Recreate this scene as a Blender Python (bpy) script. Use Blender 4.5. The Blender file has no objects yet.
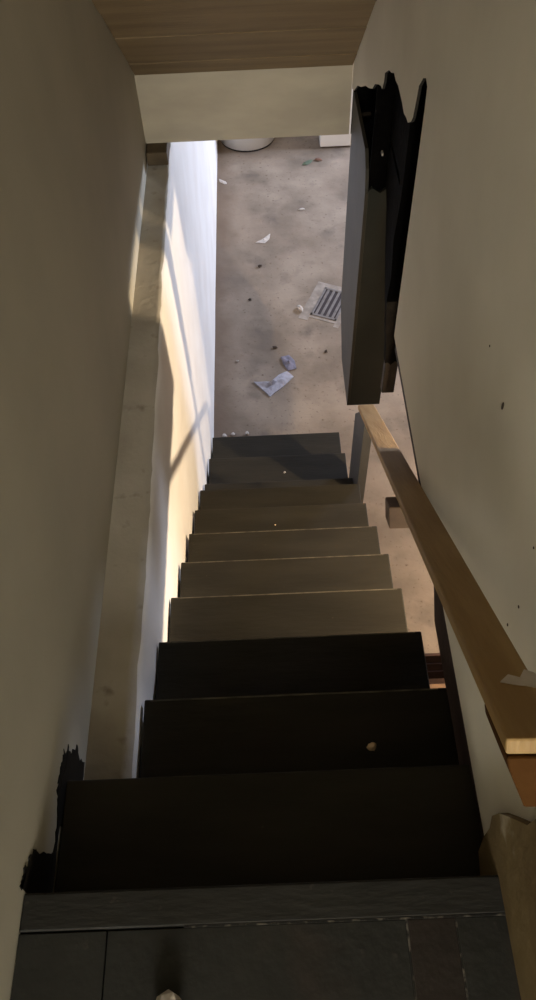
import bpy, bmesh, math, random
from mathutils import Vector, Matrix, noise

# ------------------------------------------------------------------ camera
S = bpy.context.scene
C = S.collection
cam_d = bpy.data.cameras.new('camera')
cam = bpy.data.objects.new('camera', cam_d)
C.objects.link(cam)
cr = Vector((0.99905834, -0.03127091, -0.03007602))
cu = Vector((0.04279324, 0.82450492, 0.56423433))
cf = Vector((-0.00715371, 0.56499006, -0.8250667))
CAM = Vector((0.0, -0.20483, 1.59311))
M4 = Matrix.Identity(4)
for i in range(3):
    M4[i][0] = cr[i]; M4[i][1] = cu[i]; M4[i][2] = -cf[i]; M4[i][3] = CAM[i]
cam.matrix_world = M4
cam_d.sensor_fit = 'VERTICAL'; cam_d.sensor_height = 36.0; cam_d.lens = 27.0
cam_d.clip_start = 0.02; cam_d.clip_end = 60
S.camera = cam

# ------------------------------------------------------------------ world, lights, exposure
w = bpy.data.worlds.new('world'); S.world = w; w.use_nodes = True
w.node_tree.nodes['Background'].inputs[0].default_value = (0.5, 0.55, 0.6, 1)
w.node_tree.nodes['Background'].inputs[1].default_value = 0.0
vs = S.view_settings
vs.view_transform = 'Standard'; vs.look = 'None'; vs.gamma = 1.0; vs.use_curve_mapping = False
vs.exposure = 0.0

def light(name, kind, loc, energy, color, **kw):
    d = bpy.data.lights.new(name, kind); d.energy = energy; d.color = color
    for k, v in kw.items():
        if k != 'aim': setattr(d, k, v)
    o = bpy.data.objects.new(name, d); C.objects.link(o); o.location = loc
    if 'aim' in kw:
        o.rotation_euler = (Vector(kw['aim']) - Vector(loc)).to_track_quat('-Z', 'Y').to_euler()
    return o
# bare bulb between the basement joists, right of the stairs
light('basement_bulb', 'POINT', (1.45, 1.2, -0.12), 220, (1.0, 0.78, 0.52), shadow_soft_size=0.028)
# daylight of a basement window in the right-hand wall
light('basement_window_light', 'AREA', (3.85, 6.6, -0.36), 320, (0.68, 0.77, 1.0), shape='RECTANGLE', size=0.9, size_y=0.5, aim=(0.0, 5.2, -1.6))
# soft area light for the unseen hall upstairs, behind the photographer
light('hall_light', 'AREA', (-0.045, -3.95, 1.3), 160, (1.0, 0.97, 0.89), shape='RECTANGLE', size=0.8, size_y=1.4, aim=(-0.045, 0.0, 1.1))

# ------------------------------------------------------------------ materials
def mat(name, col, col2=None, scale=6, rough=0.7, bump=0.0, bscale=40, detail=6, stretch=(1, 1, 1), lo=0.35, hi=0.65, spec=0.3, spots=None):
    m = bpy.data.materials.new(name); m.use_nodes = True
    nt = m.node_tree; b = nt.nodes['Principled BSDF']
    b.inputs['Roughness'].default_value = rough
    b.inputs['Specular IOR Level'].default_value = spec
    tc = nt.nodes.new('ShaderNodeTexCoord'); mp = nt.nodes.new('ShaderNodeMapping')
    mp.inputs['Scale'].default_value = stretch
    nt.links.new(tc.outputs['Object'], mp.inputs['Vector'])
    n = nt.nodes.new('ShaderNodeTexNoise'); n.inputs['Scale'].default_value = scale; n.inputs['Detail'].default_value = detail
    nt.links.new(mp.outputs[0], n.inputs['Vector'])
    rp = nt.nodes.new('ShaderNodeValToRGB')
    rp.color_ramp.elements[0].position = lo; rp.color_ramp.elements[1].position = hi
    rp.color_ramp.elements[0].color = (*(col2 or col), 1); rp.color_ramp.elements[1].color = (*col, 1)
    nt.links.new(n.outputs['Fac'], rp.inputs[0])
    out = rp.outputs[0]
    if spots:
        for (sc, sl, sh, scol, amt) in spots:
            n2 = nt.nodes.new('ShaderNodeTexNoise'); n2.inputs['Scale'].default_value = sc; n2.inputs['Detail'].default_value = 4
            nt.links.new(tc.outputs['Object'], n2.inputs['Vector'])
            mr = nt.nodes.new('ShaderNodeMapRange'); mr.inputs[1].default_value = sl; mr.inputs[2].default_value = sh
            mr.inputs[3].default_value = 0; mr.inputs[4].default_value = amt
            nt.links.new(n2.outputs['Fac'], mr.inputs[0])
            mx = nt.nodes.new('ShaderNodeMix'); mx.data_type = 'RGBA'
            mx.inputs['B'].default_value = (*scol, 1)
            nt.links.new(mr.outputs[0], mx.inputs['Factor']); nt.links.new(out, mx.inputs['A'])
            out = mx.outputs['Result']
    nt.links.new(out, b.inputs['Base Color'])
    if bump:
        n3 = nt.nodes.new('ShaderNodeTexNoise'); n3.inputs['Scale'].default_value = bscale; n3.inputs['Detail'].default_value = 5
        nt.links.new(mp.outputs[0], n3.inputs['Vector'])
        bp = nt.nodes.new('ShaderNodeBump'); bp.inputs['Strength'].default_value = bump; bp.inputs['Distance'].default_value = 0.01
        nt.links.new(n3.outputs['Fac'], bp.inputs['Height']); nt.links.new(bp.outputs[0], b.inputs['Normal'])
    return m

M = {
 'drywall': mat('drywall_paint_lit', (0.72, 0.685, 0.585), (0.64, 0.605, 0.51), 2.5, 0.75, 0.12, 14),  # right wall: its stronger light is put into a lighter colour
 'drywall_left': mat('drywall_paint_dim', (0.47, 0.437, 0.345), (0.41, 0.38, 0.30), 2.0, 0.75, 0.12, 14),  # same wall paint, the left side's weaker light put into the colour
 'whitewash': mat('whitewashed_foundation', (0.82, 0.80, 0.77), (0.75, 0.72, 0.68), 3, 0.85, 0.12, 10),
 'ledge': mat('dirty_ledge', (0.47, 0.43, 0.36), (0.36, 0.32, 0.26), 4, 0.9, 0.3, 30, spots=[(14, 0.62, 0.75, (0.16, 0.12, 0.08), 0.6)]),
 'concrete': mat('concrete_floor', (0.32, 0.262, 0.205), (0.175, 0.14, 0.108), 2.6, 0.85, 0.2, 25, 8, spots=[(5, 0.55, 0.75, (0.13, 0.105, 0.088), 0.7), (40, 0.62, 0.74, (0.10, 0.07, 0.05), 0.8), (1.2, 0.5, 0.7, (0.32, 0.25, 0.19), 0.6)]),
 'tread': mat('dark_tread_paint', (0.027, 0.0245, 0.0185), (0.020, 0.018, 0.0135), 5, 0.6, 0.15, 30, stretch=(0.5, 2.5, 2.5), spec=0.15, spots=[(60, 0.72, 0.8, (0.12, 0.11, 0.085), 0.4)]),
 'nosing': mat('worn_grey_paint', (0.017, 0.016, 0.013), (0.011, 0.0105, 0.0085), 6, 0.6, 0.2, 30, stretch=(0.5, 2, 2), spots=[(35, 0.66, 0.74, (0.07, 0.058, 0.045), 0.5)]),
 'landing_grey': mat('landing_grey_paint', (0.016, 0.016, 0.013), (0.0105, 0.010, 0.008), 6, 0.6, 0.2, 30, spots=[(30, 0.68, 0.75, (0.06, 0.05, 0.04), 0.5), (3, 0.6, 0.75, (0.026, 0.012, 0.007), 0.6)]),
 'landing_brown': mat('landing_brown_paint', (0.016, 0.011, 0.008), (0.011, 0.0075, 0.0055), 6, 0.6, 0.2, 30),
 'seam': mat('seam_dust', (0.11, 0.098, 0.078), (0.012, 0.011, 0.009), 45, 0.9, lo=0.5, hi=0.62),
 'stringer': mat('dark_red_brown_timber', (0.035, 0.019, 0.015), (0.02, 0.012, 0.010), 8, 0.7, 0.2, 30),
 'header': mat('header_paint', (0.44, 0.39, 0.30), (0.37, 0.325, 0.25), 3, 0.75, 0.15, 12, stretch=(1, 1, 3)),
 'plank': mat('ceiling_timber', (0.19, 0.132, 0.068), (0.135, 0.092, 0.047), 4, 0.7, 0.2, 20, stretch=(0.4, 4, 4)),
 'pine': mat('bare_pine', (0.36, 0.235, 0.095), (0.28, 0.17, 0.06), 5, 0.6, 0.2, 25, stretch=(6, 0.7, 0.7)),
 'pine_end': mat('pine_end_grain', (0.20, 0.115, 0.052), (0.16, 0.09, 0.038), 20, 0.7),
 'block': mat('orange_timber', (0.07, 0.030, 0.0075), (0.052, 0.021, 0.005), 10, 0.8, 0.2, 30, spec=0.05),
 'brown': mat('old_brown_timber', (0.20, 0.12, 0.065), (0.12, 0.07, 0.04), 8, 0.7, 0.2, 30),
 'foot_brown': mat('dark_brown_timber', (0.016, 0.012, 0.009), (0.01, 0.0075, 0.005), 8, 0.7, 0.2, 30),  # even dark brown for the foot of the stud
 'sill': mat('dark_sill_timber', (0.10, 0.072, 0.04), (0.06, 0.042, 0.024), 8, 0.7, 0.2, 30),
 'well': mat('drain_well', (0.05, 0.042, 0.046), None, 5, 0.9),
 'worn': mat('worn_edge_paint', (0.13, 0.115, 0.085), (0.045, 0.04, 0.03), 18, 0.7),
 'torn_edge': mat('torn_board_edge', (0.03, 0.026, 0.02), None, 20, 0.9),
 'trim': mat('worn_tan_trim', (0.17, 0.125, 0.062), (0.125, 0.09, 0.045), 6, 0.9, 0.3, 18, spec=0.05, spots=[(9, 0.62, 0.72, (0.5, 0.45, 0.36), 0.5)]),
 'grey_box': mat('grey_paint_shaded', (0.030, 0.032, 0.025), (0.024, 0.026, 0.020), 5, 0.6, 0.1, 20),  # darker copy of the chase grey, the front's shade put into it
 'grey_side': mat('grey_paint_lit', (0.056, 0.048, 0.035), (0.045, 0.039, 0.028), 5, 0.6, 0.1, 20),  # lighter copy of the same grey for the lit side panel
 'black': mat('cavity_black', (0.004, 0.0035, 0.003), (0.0025, 0.002, 0.002), 20, 0.95, 0.3, 40, spec=0.05),  # near-black for the dark of the wall cavity and the stud
 'newel': mat('slate_grey_paint', (0.075, 0.074, 0.074), (0.058, 0.057, 0.057), 6, 0.6, 0.1, 20),
 'smear': mat('black_paint', (0.012, 0.010, 0.007), (0.006, 0.005, 0.004), 20, 0.6, spec=0.2),
 'metal': mat('dull_steel', (0.22, 0.205, 0.20), (0.15, 0.14, 0.135), 30, 0.5, 0.1, 40),
 'collar': mat('drain_mortar', (0.36, 0.32, 0.28), (0.24, 0.21, 0.18), 14, 0.9, 0.3, 40),
 'dark': mat('dark_void', (0.02, 0.018, 0.02), None, 5, 0.9),
 'enamel': mat('white_enamel', (0.80, 0.79, 0.78), (0.74, 0.73, 0.72), 4, 0.35, spec=0.5),
 'rag': mat('blue_grey_cloth', (0.44, 0.44, 0.50), (0.34, 0.34, 0.40), 25, 0.9, 0.2, 60),
 'slate': mat('blue_grey_scrap', (0.20, 0.20, 0.27), (0.13, 0.13, 0.18), 25, 0.8),
 'chip': mat('pale_plaster', (0.58, 0.53, 0.49), (0.45, 0.41, 0.37), 30, 0.9),
 'peach': mat('peach_plaster', (0.88, 0.70, 0.45), (0.8, 0.6, 0.36), 30, 0.9),
 'darkchip': mat('dark_grit', (0.05, 0.035, 0.025), None, 20, 0.9),
 'green': mat('green_scrap', (0.10, 0.13, 0.09), None, 20, 0.8),
 'red': mat('rust_scrap', (0.18, 0.10, 0.07), None, 20, 0.8),
 'crate': mat('dark_red_crate', (0.045, 0.020, 0.014), (0.025, 0.012, 0.009), 8, 0.75, 0.2, 30, stretch=(1, 1, 4)),
 'foundation': mat('block_wall', (0.60, 0.58, 0.55), (0.5, 0.48, 0.45), 3, 0.85, 0.2, 12),
 'joist': mat('basement_ceiling_board', (0.22, 0.16, 0.10), (0.16, 0.11, 0.07), 4, 0.8, 0.2, 15),
 'hall': mat('hall_paint', (0.58, 0.53, 0.44), None, 3, 0.8),
}

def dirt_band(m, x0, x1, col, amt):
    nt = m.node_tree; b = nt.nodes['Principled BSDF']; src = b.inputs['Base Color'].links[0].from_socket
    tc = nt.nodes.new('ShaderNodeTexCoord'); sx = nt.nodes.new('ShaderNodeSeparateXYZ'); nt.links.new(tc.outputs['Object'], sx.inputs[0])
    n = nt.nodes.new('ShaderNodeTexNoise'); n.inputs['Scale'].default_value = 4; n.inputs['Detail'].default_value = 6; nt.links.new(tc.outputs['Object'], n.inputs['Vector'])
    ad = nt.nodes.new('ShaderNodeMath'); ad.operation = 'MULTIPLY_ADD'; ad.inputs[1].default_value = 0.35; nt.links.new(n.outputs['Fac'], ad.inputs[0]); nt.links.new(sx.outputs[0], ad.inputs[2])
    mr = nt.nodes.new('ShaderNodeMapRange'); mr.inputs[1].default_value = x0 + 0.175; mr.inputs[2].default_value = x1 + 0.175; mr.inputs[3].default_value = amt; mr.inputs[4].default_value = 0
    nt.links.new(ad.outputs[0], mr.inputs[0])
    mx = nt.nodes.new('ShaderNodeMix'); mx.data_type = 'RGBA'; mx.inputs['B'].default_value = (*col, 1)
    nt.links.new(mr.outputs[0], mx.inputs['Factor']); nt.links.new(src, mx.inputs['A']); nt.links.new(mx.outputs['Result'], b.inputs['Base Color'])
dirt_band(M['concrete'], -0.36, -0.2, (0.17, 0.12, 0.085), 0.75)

# ------------------------------------------------------------------ helpers
def link(name, bm, m, parent=None, smooth=False):
    me = bpy.data.meshes.new(name); bm.normal_update(); bm.to_mesh(me); bm.free()
    for k in (m if isinstance(m, (list, tuple)) else [m]):
        me.materials.append(M[k])
    if smooth:
        for p in me.polygons: p.use_smooth = True
    o = bpy.data.objects.new(name, me); C.objects.link(o)
    if parent: attach(o, parent)
    return o
def attach(o, parent):
    o.parent = parent
    p, mw = parent, Matrix.Identity(4)
    chain = []
    while p: chain.append(p); p = p.parent
    for p in reversed(chain): mw = mw @ p.matrix_parent_inverse @ p.matrix_basis
    o.matrix_parent_inverse = mw.inverted()
def add_box(bm, x0, x1, y0, y1, z0, z1, bevel=0.0):
    vs_ = [bm.verts.new((x, y, z)) for x in (x0, x1) for y in (y0, y1) for z in (z0, z1)]
    fs = [(0, 1, 3, 2), (4, 6, 7, 5), (0, 4, 5, 1), (2, 3, 7, 6), (0, 2, 6, 4), (1, 5, 7, 3)]
    faces = [bm.faces.new([vs_[i] for i in f]) for f in fs]
    if bevel:
        es = set(e for f in faces for e in f.edges)
        bmesh.ops.bevel(bm, geom=list(es), offset=bevel, segments=2, affect='EDGES', profile=0.5)
def box(name, x0, x1, y0, y1, z0, z1, m, parent=None, bevel=0.0):
    bm = bmesh.new(); add_box(bm, x0, x1, y0, y1, z0, z1, bevel)
    return link(name, bm, m, parent)
def prism(name, pts, axis, a0, a1, m, parent=None):
    """polygon extruded along axis; pts are the two other coordinates in x,y,z order"""
    bm = bmesh.new()
    def P(p, a):
        c = list(p); c.insert(axis, a); return c
    A = [bm.verts.new(P(p, a0)) for p in pts]; B = [bm.verts.new(P(p, a1)) for p in pts]
    bm.faces.new(A); bm.faces.new(B[::-1])
    for i in range(len(pts)):
        j = (i + 1) % len(pts); bm.faces.new((A[j], A[i], B[i], B[j]))
    bmesh.ops.recalc_face_normals(bm, faces=bm.faces)
    return link(name, bm, m, parent)
def oriented(name, p0, p1, half_w, thick, m, parent=None, up=None, bevel=0.004, off=0.0):
    """bar from p0 to p1 (top centre line), width along x, thickness below"""
    d = (p1 - p0).normalized(); x = Vector((1, 0, 0)); x = (x - d * x.dot(d)).normalized(); n = x.cross(d).normalized()
    if n.z < 0: n = -n
    L = (p1 - p0).length
    bm = bmesh.new(); add_box(bm, -half_w, half_w, 0, L, -thick - off, -off, bevel)
    mw = Matrix(((x.x, d.x, n.x, p0.x), (x.y, d.y, n.y, p0.y), (x.z, d.z, n.z, p0.z), (0, 0, 0, 1)))
    bmesh.ops.transform(bm, matrix=mw, verts=bm.verts)
    bmesh.ops.recalc_face_normals(bm, faces=bm.faces)
    return link(name, bm, m, parent)
def struct(o): o['kind'] = 'structure'; return o
def thing(name, loc, label, cat, group=None):
    o = bpy.data.objects.new(name, None); C.objects.link(o); o.location = loc; o.empty_display_size = 0.05
    return tag(o, label, cat, group)
def tag(o, label, cat, group=None):
    o['label'] = label; o['category'] = cat
    if group: o['group'] = group
    return o
def cyl(name, c, r0, r1, z0, z1, m, parent=None, seg=32, smooth=True):
    bm = bmesh.new()
    A = [bm.verts.new((c[0] + r0 * math.cos(2 * math.pi * i / seg), c[1] + r0 * math.sin(2 * math.pi * i / seg), z0)) for i in range(seg)]
    B = [bm.verts.new((c[0] + r1 * math.cos(2 * math.pi * i / seg), c[1] + r1 * math.sin(2 * math.pi * i / seg), z1)) for i in range(seg)]
    bm.faces.new(A[::-1]); bm.faces.new(B)
    for i in range(seg):
        f = bm.faces.new((A[i], A[(i + 1) % seg], B[(i + 1) % seg], B[i])); f.smooth = smooth
    return link(name, bm, m, parent)

RUN, RISE, XL, XR = 0.25776, 0.2, -0.380, 0.447
FZ = -2.4
WLX, WRX = -0.510, 0.415          # drywall faces left and right
LEDGE = -0.36
HY = 3.08                          # header plane

# ------------------------------------------------------------------ structure
struct(box('floor', -0.7, 4.0, -1.5, 8.0, FZ - 0.1, FZ, 'concrete'))
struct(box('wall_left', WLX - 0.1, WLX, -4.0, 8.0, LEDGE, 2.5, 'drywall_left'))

# left foundation wall: whitewashed face, rough ledge on top
bm = bmesh.new()
ny, nz = 240, 40
y0, y1 = -1.5, 8.0
def edge_x(y):
    t = max(0, min(1, (y - 0.9) / 2.0))
    return -0.383 - 0.022 * t + 0.007 * noise.noise((0, y * 6, 3.1)) + 0.004 * noise.noise((0, y * 21, 9.1))
grid = []
for i in range(ny + 1):
    y = y0 + (y1 - y0) * i / ny
    row = []
    for j in range(nz + 1):
        z = FZ + (LEDGE - FZ) * j / nz
        k = (j / nz) ** 3
        x = (-0.390 + 0.003 * noise.noise((1.7, y * 1.2, z * 2.0)) + 0.001 * noise.noise((4.7, y * 5, z * 7))) * (1 - k) + edge_x(y) * k
        if j == nz: x -= 0.006
        row.append(bm.verts.new((min(x, -0.3835), y, z)))
    top = [bm.verts.new((x, y, LEDGE + 0.004 * noise.noise((x * 9, y * 7, 2)))) for x in (-0.42, -0.46, WLX + 0.001, -0.72)]
    grid.append(row + top)
for i in range(ny):
    for j in range(len(grid[0]) - 1):
        f = bm.faces.new((grid[i][j], grid[i][j + 1], grid[i + 1][j + 1], grid[i + 1][j]))
        f.smooth = True
        f.material_index = 1 if j >= nz else 0
bmesh.ops.recalc_face_normals(bm, faces=bm.faces)
o = struct(link('wall_lower_left', bm, ['whitewash', 'ledge']))

# right drywall with the torn hole at its far end (y, z outline)
zb = -0.13
outline = [(-4.0, zb), (1.60, zb), (1.605, -0.02), (1.612, 0.2), (1.620, 0.42), (1.628, 0.60), (1.634, 0.648), (1.66, 0.655), (1.691, 0.64), (1.729, 0.602), (1.739, 0.556), (1.752, 0.509), (1.768, 0.488), (1.782, 0.479),
           (1.81, 0.462), (1.844, 0.459), (1.88, 0.450), (1.927, 0.457), (2.016, 0.460), (2.06, 0.450), (2.103, 0.452), (2.15, 0.43), (2.195, 0.416), (2.264, 0.374), (2.267, 0.344), (2.29, 0.31), (2.319, 0.305), (2.37, 0.285), (2.45, 0.246), (2.50, 0.205), (2.583, 0.165),
           (2.68, 0.125), (2.798, 0.061), (2.90, 0.015), (3.0, -0.055), (HY, -0.088), (HY, 2.5), (-4.0, 2.5)]
wr = struct(prism('wall_right', outline, 0, WRX, WRX + 0.008, ['drywall', 'torn_edge']))
for f in wr.data.polygons:
    if abs(f.normal.x) < 0.5: f.material_index = 1
# added back board of the stud wall, lower edge shaped to shade treads and left wall
struct(prism('wall_right_back', [(-1.5, -0.66), (0.42, -0.66), (0.45, -0.585), (0.8, -0.585), (0.98, -0.42), (1.60, -0.42), (1.60, -0.02), (-1.5, -0.02)], 0, 0.49, 0.505, 'stringer'))
# header and the sloped plank ceiling above the stairs
struct(box('wall_header', WLX, WRX - 0.001, HY, HY + 0.09, -0.292, 0.06, 'header'))
SL = 0.86
cl = struct(prism('ceiling', [(0.30, 2.45), (HY + 0.12, 0.012 + SL * (3.08 - (HY + 0.12)) + 0.06), (HY + 0.12, 0.20), (0.30, 2.60)], 0, WLX, WRX, 'dark'))
d = Vector((0, -1, SL)).normalized(); nrm = Vector((0, SL, 1)).normalized()
s = 0.0
widths = [0.152, 0.295, 0.255, 0.28, 0.29, 0.28, 0.29, 0.28, 0.29, 0.28, 0.29, 0.30, 0.25]
base = Vector((0, HY, 0.008))
s = 0.0
for k, wd in enumerate(widths):
    bm = bmesh.new()
    lift = 0.003 * ((k * 7) % 3)
    add_box(bm, WLX + 0.002, WRX - 0.002, s + 0.002, s + wd - 0.002, lift, 0.022 + lift, 0.002)
    mw = Matrix(((1, d.x, nrm.x, base.x), (0, d.y, nrm.y, base.y), (0, d.z, nrm.z, base.z), (0, 0, 0, 1)))
    bmesh.ops.transform(bm, matrix=mw, verts=bm.verts); bmesh.ops.recalc_face_normals(bm, faces=bm.faces)
    link('plank', bm, 'plank', cl)
    s += wd
# rooms around: basement shell and the hall behind the photographer
struct(box('wall_far', -0.7, 4.1, 8.0, 8.1, FZ, 0.0, 'foundation'))
struct(box('wall_basement_right', 4.0, 4.1, -1.5, 8.0, FZ, 0.0, 'foundation'))
struct(box('wall_basement_near', -0.7, 4.1, -1.6, -1.5, FZ, -0.05, 'foundation'))
struct(box('ceiling_basement', 0.506, 4.0, -1.5, HY, -0.02, 0.0, 'joist'))
struct(box('ceiling_basement_far', -0.505, 4.0, HY + 0.09, 8.0, -0.02, 0.0, 'joist'))
struct(box('ceiling_hall', WLX, WRX, -4.0, 0.32, 2.45, 2.5, 'hall'))
struct(box('wall_hall_back', WLX, WRX, -4.1, -4.0, 0.0, 2.5, 'hall'))

struct(box('added_shade_box', 0.93, 1.07, 1.76, 1.93, -0.80, -0.021, 'metal', None, 0.004))  # unseen box added to keep bulb light off the chase front
struct(box('wall_right_plate', 0.4245, 0.489, -1.5, 1.60, -0.192, -0.135, 'stringer'))

struct(cyl('added_shade_rod', (0.7, 1.71), 0.014, 0.014, -0.95, -0.021, 'metal', None, 16))  # unseen rod added to lengthen the stud's shadow on the left wall

# landing: nosing board and planks of different width
ld = struct(box('floor_landing', WLX, WRX, -4.0, -0.03, -0.06, -0.016, 'dark'))
box('nosing_board', WLX + 0.001, WRX - 0.001, -0.0655, 0.0, -0.028, 0.0, 'nosing', ld, 0.004)
xs = [WLX + 0.001, -0.343, 0.213, 0.304, WRX - 0.001]
ms = ['landing_grey', 'landing_grey', 'landing_brown', 'landing_grey']
for k in range(4):
    box('plank', xs[k] + 0.0012, xs[k + 1] - 0.0012, -3.99, -0.068, -0.0155, -0.001 - 0.0006 * (k % 2), ms[k], ld, 0.0015)
for k in (2, 3):
    box('seam_filler', xs[k] - 0.0016, xs[k] + 0.0016, -1.2, -0.068, -0.012, -0.0004, 'seam', ld)
box('seam_filler', -0.2, WRX - 0.01, -0.0682, -0.0650, -0.012, 0.0002, 'seam', ld)
struct(box('wall_under_landing', WLX, WRX + 0.09, -0.12, -0.07, FZ, -0.06, 'stringer'))

# worn casing board at the near end of the right wall
prism('trim_1', [(-0.6, -0.15), (0.02, -0.15), (0.062, -0.13), (0.078, -0.06), (0.083, 0.0), (0.098, 0.035), (0.092, 0.09), (0.07, 0.16), (0.04, 0.25), (0.03, 0.6), (0.03, 2.1), (-0.6, 2.1)],
      0, 0.397, WRX - 0.0005, 'trim')['kind'] = 'structure'

# ------------------------------------------------------------------ staircase
st = thing('staircase', (0.03, 1.5, FZ), 'steep wooden staircase painted dark brown leading down to the concrete floor', 'staircase')
NOS = {9: -0.075, 11: 0.07}      # uneven going of the lowest treads
for n in range(1, 12):
    x0 = XL if n > 1 else WLX + 0.002
    yb = (n - 1) * RUN - 0.045
    ye = n * RUN + NOS.get(n, 0); yb += NOS.get(n - 1, 0)
    rr = random.Random(n)
    bm = bmesh.new(); add_box(bm, x0 + rr.uniform(-0.002, 0.004) * (n > 1), XR + rr.uniform(-0.004, 0.004), yb, ye, -RISE * n - 0.034, -RISE * n, 0.004)
    t = link('tread', bm, 'tread', st)
    if 1 < n < 7:
        box('worn_edge', x0 + 0.02, XR - 0.02, ye - 0.006, ye - 0.002, -RISE * n - 0.003, -RISE * n + 0.0004, 'worn', t)['label'] = 'thin pale worn line along the nosing'
for n in range(1, 13):
    yb = (n - 1) * RUN - 0.045 + NOS.get(n - 1, 0)
    zt = -RISE * (n - 1) - (0.034 if n > 1 else 0.061)
    box('riser', XL + 0.01, XR - 0.01, yb, yb + 0.018, max(-RISE * n, FZ + 0.001), zt, 'tread', st)
for (xa, xb) in ((-0.372, -0.334), (0.398, 0.436)):
    pts = [(-0.06, -0.30)]
    for n in range(1, 12):
        pts += [((n - 1) * RUN - 0.05, -RISE * n - 0.035), (n * RUN - 0.05, -RISE * n - 0.035)]
    pts += [(11 * RUN - 0.05, FZ + 0.002), (10 * RUN - 0.06, FZ + 0.002), (-0.06, -0.50)]
    pts = pts[1:]
    prism('stringer', pts, 0, xa, xb, 'stringer', st)

# ------------------------------------------------------------------ handrail
hr = thing('handrail', (0.477, 2.27, FZ), 'bare pine plank handrail sloping down the right wall to a grey board newel', 'handrail')
A = Vector((0.357 - 0.0445, 0.065, 0.655)); B = Vector((0.5 - 0.0445, 2.15, -1.085))
rail = oriented('rail', A, B, 0.0375, 0.024, 'pine', hr, bevel=0.004)
dr = (B - A).normalized()
def railpt(y): return A + (B - A) * ((y - A.y) / (B.y - A.y))
def wedge_block(name, p0, p1, section, m, parent):
    d = (p1 - p0).normalized(); x = Vector((1, 0, 0)); x = (x - d * x.dot(d)).normalized(); n = x.cross(d).normalized()
    if n.z < 0: n = -n
    bm = bmesh.new()
    va = [bm.verts.new(p0 + x * a + n * b) for a, b in section]; vb = [bm.verts.new(p1 + x * a + n * b) for a, b in section]
    bm.faces.new(va); bm.faces.new(vb[::-1])
    for i in range(len(va)):
        k = (i + 1) % len(va); bm.faces.new((va[i], va[k], vb[k], vb[i]))
    bmesh.ops.recalc_face_normals(bm, faces=bm.faces)
    bmesh.ops.bevel(bm, geom=list(bm.edges), offset=0.002, segments=1, affect='EDGES')
    return link(name, bm, m, parent)
o = wedge_block('support_block', railpt(0.062), railpt(0.16), [(-0.036, -0.0245), (0.036, -0.0245), (0.036, -0.098), (-0.012, -0.098), (-0.034, -0.040)], 'block', hr)
o['label'] = 'orange brown block under the top end of the rail'
p = railpt(0.905) + Vector((-0.02, 0, 0)); q = railpt(0.985) + Vector((-0.02, 0, 0))
oriented('support_block', p, q, 0.0445, 0.06, 'brown', hr, off=0.0245, bevel=0.003)['label'] = 'dark brown block under the middle of the rail'
# torn white paint flake on the rail top
bm = bmesh.new()
fl = [(-0.012, 0.10), (0.004, 0.115), (0.018, 0.108), (0.030, 0.125), (0.042, 0.118), (0.043, 0.10), (0.032, 0.088), (0.02, 0.092), (0.008, 0.094)]
x = Vector((1, 0, 0)); x = (x - dr * x.dot(dr)).normalized(); nn = x.cross(dr)
nn = nn if nn.z > 0 else -nn
va = [bm.verts.new(A + x * a + dr * b * 1.35 + nn * 0.0005) for a, b in fl]; vb = [bm.verts.new(v.co + nn * 0.0015) for v in va]
bm.faces.new(vb); bm.faces.new(va[::-1])
for i in range(len(va)):
    bm.faces.new((va[i], va[(i + 1) % len(va)], vb[(i + 1) % len(va)], vb[i]))
bmesh.ops.recalc_face_normals(bm, faces=bm.faces)
link('paint_flake', bm, 'chip', hr)['label'] = 'torn white paint flake'
prism('newel', [(2.13, FZ), (2.42, FZ), (2.42, -1.46), (2.16, -1.13), (2.13, -1.10)], 0, 0.456, 0.499, 'newel', hr)['label'] = 'slate grey wide board newel'

# ------------------------------------------------------------------ hanging boxed chase with open black top
hb = thing('boxed_chase', (0.5, 2.8, -1.505), 'tall dark grey boxed chase hanging beyond the torn drywall, black inside its top', 'wall box')
SPX = WRX + 0.0085
prism('side_panel', [(2.52, -1.505), (2.86, -1.495), (3.06, -1.25), (3.075, -0.10), (2.62, -0.09), (2.56, -0.14), (2.53, -0.21), (2.52, -0.22)], 0, SPX, SPX + 0.014, 'grey_side', hb)
prism('front_panel', [(SPX + 0.0145, -1.505), (0.60, -1.505), (0.60, -0.21), (0.515, -0.20), (0.485, -0.225), (0.45, -0.20), (SPX + 0.0145, -0.215)], 1, 2.52, 2.536, 'grey_box', hb)
box('back_panel', 0.585, 0.60, 2.537, 3.07, -1.505, -0.21, 'grey_box', hb)
box('cavity_dark_sheet', 0.4240, 0.530, 3.096, 3.104, -0.30, 0.80, 'black', hb)  # added black sheets stand in for the dark of the wall cavity
prism('cavity_dark_sheet', [(1.57, -0.20), (1.90, -0.20), (1.92, -0.30), (2.13, -0.30), (2.15, -0.50), (2.2, -0.57), (2.27, -0.56), (2.33, -0.47), (2.40, -0.37), (2.46, -0.25), (2.515, -0.20), (3.095, -0.20), (3.095, 0.80), (1.57, 0.80)], 0, 0.506, 0.518, 'black', hb)  # lower edge also shaped to block bulb and window light
box('cavity_dark_sheet', 0.4385, 0.584, 2.55, 3.07, -0.232, -0.222, 'black', hb)
box('cavity_dark_sheet', 0.4385, 0.505, 2.538, 2.548, -0.30, 0.80, 'black', hb)
bm = bmesh.new(); add_box(bm, 0.475, 0.481, 2.515, 2.5375, -0.062, -0.052)
link('pale_nick', bm, 'chip', hb)
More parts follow.
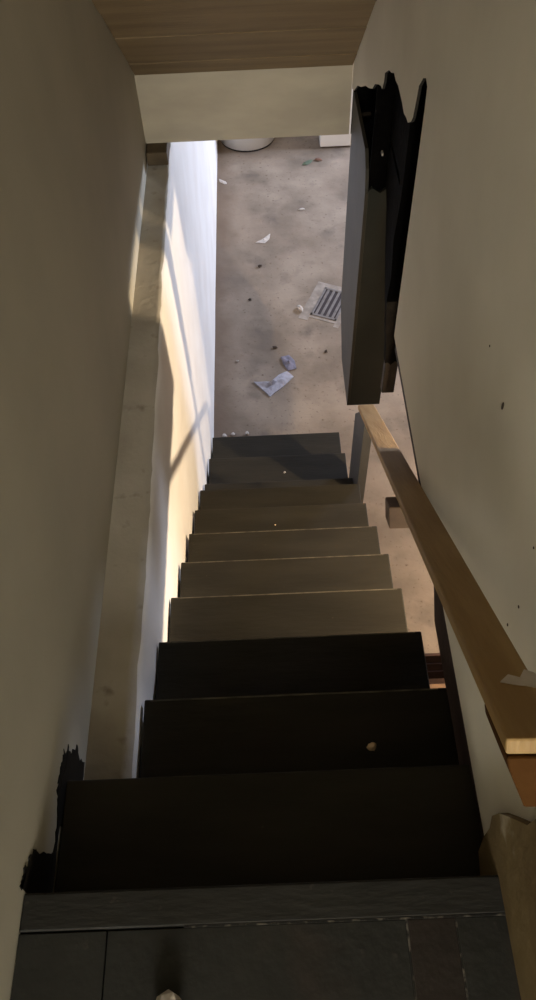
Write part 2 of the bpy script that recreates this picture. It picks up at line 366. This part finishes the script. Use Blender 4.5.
# loose stud in the hole: black above, bare brown at its foot
sd = thing('hanging_stud', (0.47, 1.87, -0.68), 'black stud hanging in the torn hole of the right wall, bare brown foot', 'stud')
prism('shaft', [(0.452, -0.51), (0.462, -0.505), (0.475, -0.52), (0.49, -0.50), (0.505, -0.51), (0.505, 0.64), (0.429, 0.64), (0.432, 0.2), (0.425, 0.05), (0.433, -0.1), (0.428, -0.2), (0.437, -0.33), (0.447, -0.42)], 1, 1.85, 1.888, 'black', sd)
box('foot', 0.455, 0.505, 1.851, 1.887, -0.68, -0.508, 'foot_brown', sd, 0.003)

# sill block under the left end of the header
tag(box('sill_block', WLX + 0.003, -0.412, 3.0, 3.17, LEDGE + 0.006, -0.2925, 'sill', None, 0.004), 'short brown timber block on the ledge under the left end of the header', 'block')

# ------------------------------------------------------------------ marks on the walls
wl = bpy.data.objects['wall_left']
def smear(pts, seed):
    rr = random.Random(seed); full = []
    for i in range(len(pts)):
        a, b = pts[i], pts[(i + 1) % len(pts)]
        n = 5
        for k in range(n):
            t = k / n
            full.append((a[0] + (b[0] - a[0]) * t + rr.uniform(-.006, .006), a[1] + (b[1] - a[1]) * t + rr.uniform(-.008, .008)))
    o = prism('paint_smear', full, 0, WLX + 0.0002, WLX + 0.0012 + 0.0003 * seed, 'smear', wl)
    o['label'] = 'brushed black paint smear'
smear([(0.16, -0.19), (0.20, -0.145), (0.24, -0.135), (0.28, -0.14), (0.31, -0.155), (0.325, -0.22), (0.36, -0.262), (0.33, -0.29), (0.335, -0.345), (0.16, -0.345)], 1)
smear([(0.003, -0.19), (0.003, -0.168), (0.12, -0.165), (0.2, -0.16), (0.33, -0.18), (0.33, -0.195)], 3)
smear([(0.003, 0.022), (0.03, 0.02), (0.05, 0.005), (0.082, -0.02), (0.078, -0.06), (0.09, -0.13), (0.10, -0.19), (0.003, -0.19)], 2)
for (y, z, a, b) in ((0.673, 0.575, 0.006, 0.012), (0.36, 0.41, 0.004, 0.004), (0.363, 0.331, 0.004, 0.004), (0.807, 0.591, 0.003, 0.003), (0.399, 0.543, 0.003, 0.003)):
    prism('nail_hole', [(y + 0.75 * a * math.cos(t * math.pi / 4), z + 0.75 * b * math.sin(t * math.pi / 4)) for t in range(8)], 0, WRX - 0.0012, WRX - 0.0002, 'darkchip', wr)

# ------------------------------------------------------------------ floor drain
dc = Vector((0.512, 4.36, FZ)); ang = math.atan2(0.306, 0.138)
fd = thing('floor_drain', dc, 'slotted metal drain grate set in the concrete floor', 'drain')
def rot_box(name, u0, u1, v0, v1, z0, z1, m, parent, bevel=0.0):
    bm = bmesh.new(); add_box(bm, u0, u1, v0, v1, z0, z1, bevel)
    bmesh.ops.transform(bm, matrix=Matrix.Translation(dc) @ Matrix.Rotation(ang, 4, 'Z'), verts=bm.verts)
    return link(name, bm, m, parent)
HL, HW = 0.168, 0.105
for a in ((-HL - 0.07, HL + 0.05, HW, HW + 0.075), (-HL - 0.07, HL + 0.05, -HW - 0.04, -HW), (HL, HL + 0.05, -HW, HW), (-HL - 0.03, -HL, -HW, HW)):
    rot_box('collar', a[0], a[1], a[2], a[3], -0.002, 0.003, 'collar', fd, 0.002)
rot_box('well', -HL, HL, -HW, HW, -0.001, 0.0015, 'well', fd)
for a in ((-HL, HL, HW - 0.016, HW), (-HL, HL, -HW, -HW + 0.016), (-HL, -HL + 0.02, -HW, HW), (HL - 0.02, HL, -HW, HW)):
    rot_box('frame_bar', a[0], a[1], a[2], a[3], 0.0, 0.008, 'metal', fd, 0.002)
for k in range(4):
    v = -HW + 0.016 + (k + 0.5) * (2 * HW - 0.032) / 4 
    rot_box('grate_bar', -HL + 0.02, HL - 0.02, v - 0.010, v + 0.010, 0.001, 0.007, 'metal', fd, 0.002)

# ------------------------------------------------------------------ white tank and appliance at the far end
tc_ = (-0.10, 6.785)
wh = thing('water_heater', (tc_[0], tc_[1], FZ), 'round white tank standing on the floor beside the white wall', 'water heater')
cyl('base_ring', tc_, 0.262, 0.262, FZ, FZ + 0.018, 'dark', wh)
jk = cyl('jacket', tc_, 0.268, 0.268, FZ + 0.0185, FZ + 1.42, 'enamel', wh)
cyl('top_cap', tc_, 0.268, 0.22, FZ + 1.421, FZ + 1.46, 'enamel', wh)
box('access_panel', tc_[0] - 0.09, tc_[0] + 0.09, tc_[1] - 0.275, tc_[1] - 0.255, FZ + 0.25, FZ + 0.45, 'enamel', wh, 0.004)
for dx in (-0.1, 0.1):
    cyl('pipe', (tc_[0] + dx, tc_[1]), 0.012, 0.012, FZ + 1.461, -0.021, 'metal', wh, 12)
wa = thing('appliance', (0.88, 6.82, FZ), 'white boxy appliance standing on the floor at the far right', 'appliance')
for (fx, fy) in ((0.62, 6.57), (1.14, 6.57), (0.62, 7.07), (1.14, 7.07)):
    cyl('foot', (fx, fy), 0.02, 0.02, FZ, FZ + 0.015, 'dark', wa, 12)
box('body', 0.583, 1.18, 6.525, 7.12, FZ + 0.0155, FZ + 0.86, 'enamel', wa, 0.008)
box('control_panel', 0.59, 1.173, 7.0, 7.11, FZ + 0.861, FZ + 0.98, 'enamel', wa, 0.008)
box('lid', 0.61, 1.15, 6.56, 6.98, FZ + 0.861, FZ + 0.872, 'enamel', wa, 0.004)

# ------------------------------------------------------------------ crate below the right side of the stairs
ck = thing('crate', (0.86, 1.02, FZ), 'dark red-brown wooden crate on the floor right of the stairs', 'crate')
cx0, cx1, cy0, cy1, ch = 0.62, 1.12, 0.72, 1.30, 0.34
box('bottom_board', cx0, cx1, cy0, cy1, FZ + 0.001, FZ + 0.016, 'crate', ck)
for k in range(3):
    za = FZ + 0.018 + k * 0.111
    for (a, b, c_, d_) in ((cx0, cx1, cy0, cy0 + 0.016), (cx0, cx1, cy1 - 0.016, cy1), (cx0, cx0 + 0.016, cy0 + 0.017, cy1 - 0.017), (cx1 - 0.016, cx1, cy0 + 0.017, cy1 - 0.017)):
        box('slat', a, b, c_, d_, za, za + 0.10, 'crate', ck, 0.002)
for (a, c_) in ((cx0 + 0.017, cy0 + 0.017), (cx1 - 0.047, cy0 + 0.017), (cx0 + 0.017, cy1 - 0.047), (cx1 - 0.047, cy1 - 0.047)):
    box('corner_post', a, a + 0.03, c_, c_ + 0.03, FZ + 0.017, FZ + ch, 'crate', ck)
box('cross_slat', cx0 + 0.002, cx1 - 0.002, 1.06, 1.125, FZ + ch + 0.012, FZ + ch + 0.028, 'brown', ck, 0.002)

# ------------------------------------------------------------------ litter
def lump(name, loc, rx, ry, rz, m, seed, rot=0.0, label=None, cat='chip', group=None):
    rr = random.Random(seed)
    bm = bmesh.new(); bmesh.ops.create_icosphere(bm, subdivisions=2, radius=1.0)
    for v in bm.verts:
        n = 1 + 0.55 * noise.noise(v.co * 1.3 + Vector((seed * 3.7, seed, 0)))
        v.co = Vector((v.co.x * rx * n, v.co.y * ry * n, v.co.z * rz * n))
    zm = min(v.co.z for v in bm.verts)
    for v in bm.verts: v.co.z -= zm
    o = link(name, bm, m); o.location = loc; o.rotation_euler = (0, 0, rot)
    return tag(o, label, cat, group)
def sheet(name, pts, m, label, cat, h=0.03, seed=1, n=14):
    """a crumpled sheet with the given outline on the floor"""
    bm = bmesh.new()
    cx = sum(p[0] for p in pts) / len(pts); cy = sum(p[1] for p in pts) / len(pts)
    rings = 5; rows = []
    full = []
    for i in range(len(pts)):
        a, b = pts[i], pts[(i + 1) % len(pts)]
        for k in range(4): full.append((a[0] + (b[0] - a[0]) * k / 4, a[1] + (b[1] - a[1]) * k / 4))
    c0 = bm.verts.new((cx, cy, FZ + h))
    for r_ in range(1, rings + 1):
        t = r_ / rings; row = []
        for p in full:
            x = cx + (p[0] - cx) * t; y = cy + (p[1] - cy) * t
            z = h * (0.25 + 0.75 * abs(noise.noise((x * 14, y * 14, seed)))) * (1.15 - 0.8 * t)
            row.append(bm.verts.new((x, y, FZ + 0.003 + z)))
        rows.append(row)
    L = len(full)
    for i in range(L):
        bm.faces.new((c0, rows[0][i], rows[0][(i + 1) % L]))
        for r_ in range(rings - 1):
            bm.faces.new((rows[r_][i], rows[r_ + 1][i], rows[r_ + 1][(i + 1) % L], rows[r_][(i + 1) % L]))
    low = [bm.verts.new((v.co.x, v.co.y, FZ + 0.0005)) for v in rows[-1]]
    for i in range(L):
        bm.faces.new((rows[-1][i], low[i], low[(i + 1) % L], rows[-1][(i + 1) % L]))
    bm.faces.new(low[::-1])
    bmesh.ops.recalc_face_normals(bm, faces=bm.faces)
    return tag(link(name, bm, m), label, cat)
sheet('crumpled_rag', [(-0.105, 3.565), (-0.06, 3.55), (0.02, 3.56), (0.075, 3.62), (0.14, 3.655), (0.185, 3.60), (0.10, 3.50), (0.04, 3.45), (0.01, 3.415), (-0.03, 3.47)], 'rag', 'crumpled blue-grey rag lying in the middle of the concrete floor', 'rag', 0.045, 3)
sheet('cloth_scrap', [(0.10, 3.80), (0.16, 3.82), (0.20, 3.76), (0.21, 3.68), (0.15, 3.66), (0.12, 3.72)], 'slate', 'small dark blue-grey scrap just beyond the crumpled rag', 'scrap', 0.03, 5)
sheet('paper_scrap', [(-0.06, 5.16), (0.0, 5.20), (0.07, 5.27), (0.06, 5.20), (0.02, 5.15)], 'chip', 'white paper scrap on the floor well beyond the drain grate', 'scrap', 0.015, 6)
lit = [('plaster_chip', 0.359, 5.588, .026, .014, .008, 'chip', 'thin white chip on the floor halfway to the far appliance'),
       ('leaf_scrap', 0.45, 6.30, .05, .03, .006, 'green', 'dull green scrap on the floor before the white appliance'),
       ('rust_scrap', 0.555, 6.335, .018, .035, .01, 'red', 'rusty red scrap beside the green scrap'),
       ('dark_pebble', -0.028, 4.846, .018, .018, .008, 'darkchip', 'dark pebble on the floor between white scrap and drain'),
       ('dark_grit', -0.117, 4.45, .013, .012, .006, 'darkchip', 'tiny dark grit spot left of the drain grate'),
       ('plaster_chip', 0.272, 4.31, .018, .036, .014, 'chip', 'pale plaster chip at the left edge of the drain'),
       ('plaster_chip', -0.162, 3.086, .016, .013, .008, 'chip', 'white plaster chip just below the last stair, rightmost of three'),
       ('plaster_chip', -0.258, 3.083, .014, .014, .008, 'chip', 'pale plaster chip below the last stair, middle of three'),
       ('plaster_chip', -0.315, 3.07, .018, .015, .01, 'chip', 'pale plaster chip in the corner of last stair and white wall'),
       ('dark_grit', 0.06, 3.905, .02, .012, .006, 'darkchip', 'dark grit spot left of the dark blue-grey scrap'),
       ('plaster_chip', -0.335, 6.06, .02, .05, .004, 'chip', 'pale dusty chip on the floor along the white wall'),
       ('dark_grit', 0.438, 3.84, .014, .012, .006, 'darkchip', 'dark grit spot on the floor under the grey chase'),
       ('plaster_chip', -0.22, 3.78, .010, .010, .006, 'chip', 'tiny pale chip near the white wall beside the rag')]
for i, (n, x, y, a, b, c_, m, lb) in enumerate(lit):
    lump(n, (x, y, FZ), a, b, c_, m, i + 2, i * 0.7, lb)
lump('plaster_chip', (0.229, 0.362, -0.4), .013, .010, .008, 'peach', 31, 0.4, 'peach coloured plaster chip on the second stair from the top')
lump('plaster_chip', (0.004, 1.70, -1.4), .0035, .003, .002, 'peach', 33, 0.1, 'tiny pale chip on the seventh stair from the top')
lump('plaster_chip', (0.07, 2.30, -1.8), .007, .005, .004, 'chip', 35, 0.9, 'white chip at the front edge of the ninth stair down')
lump('plaster_chip', (-0.222, -0.197, 0.0002), .030, .026, .022, 'chip', 37, 0.0, 'pale round plaster lump on the landing at the bottom edge')
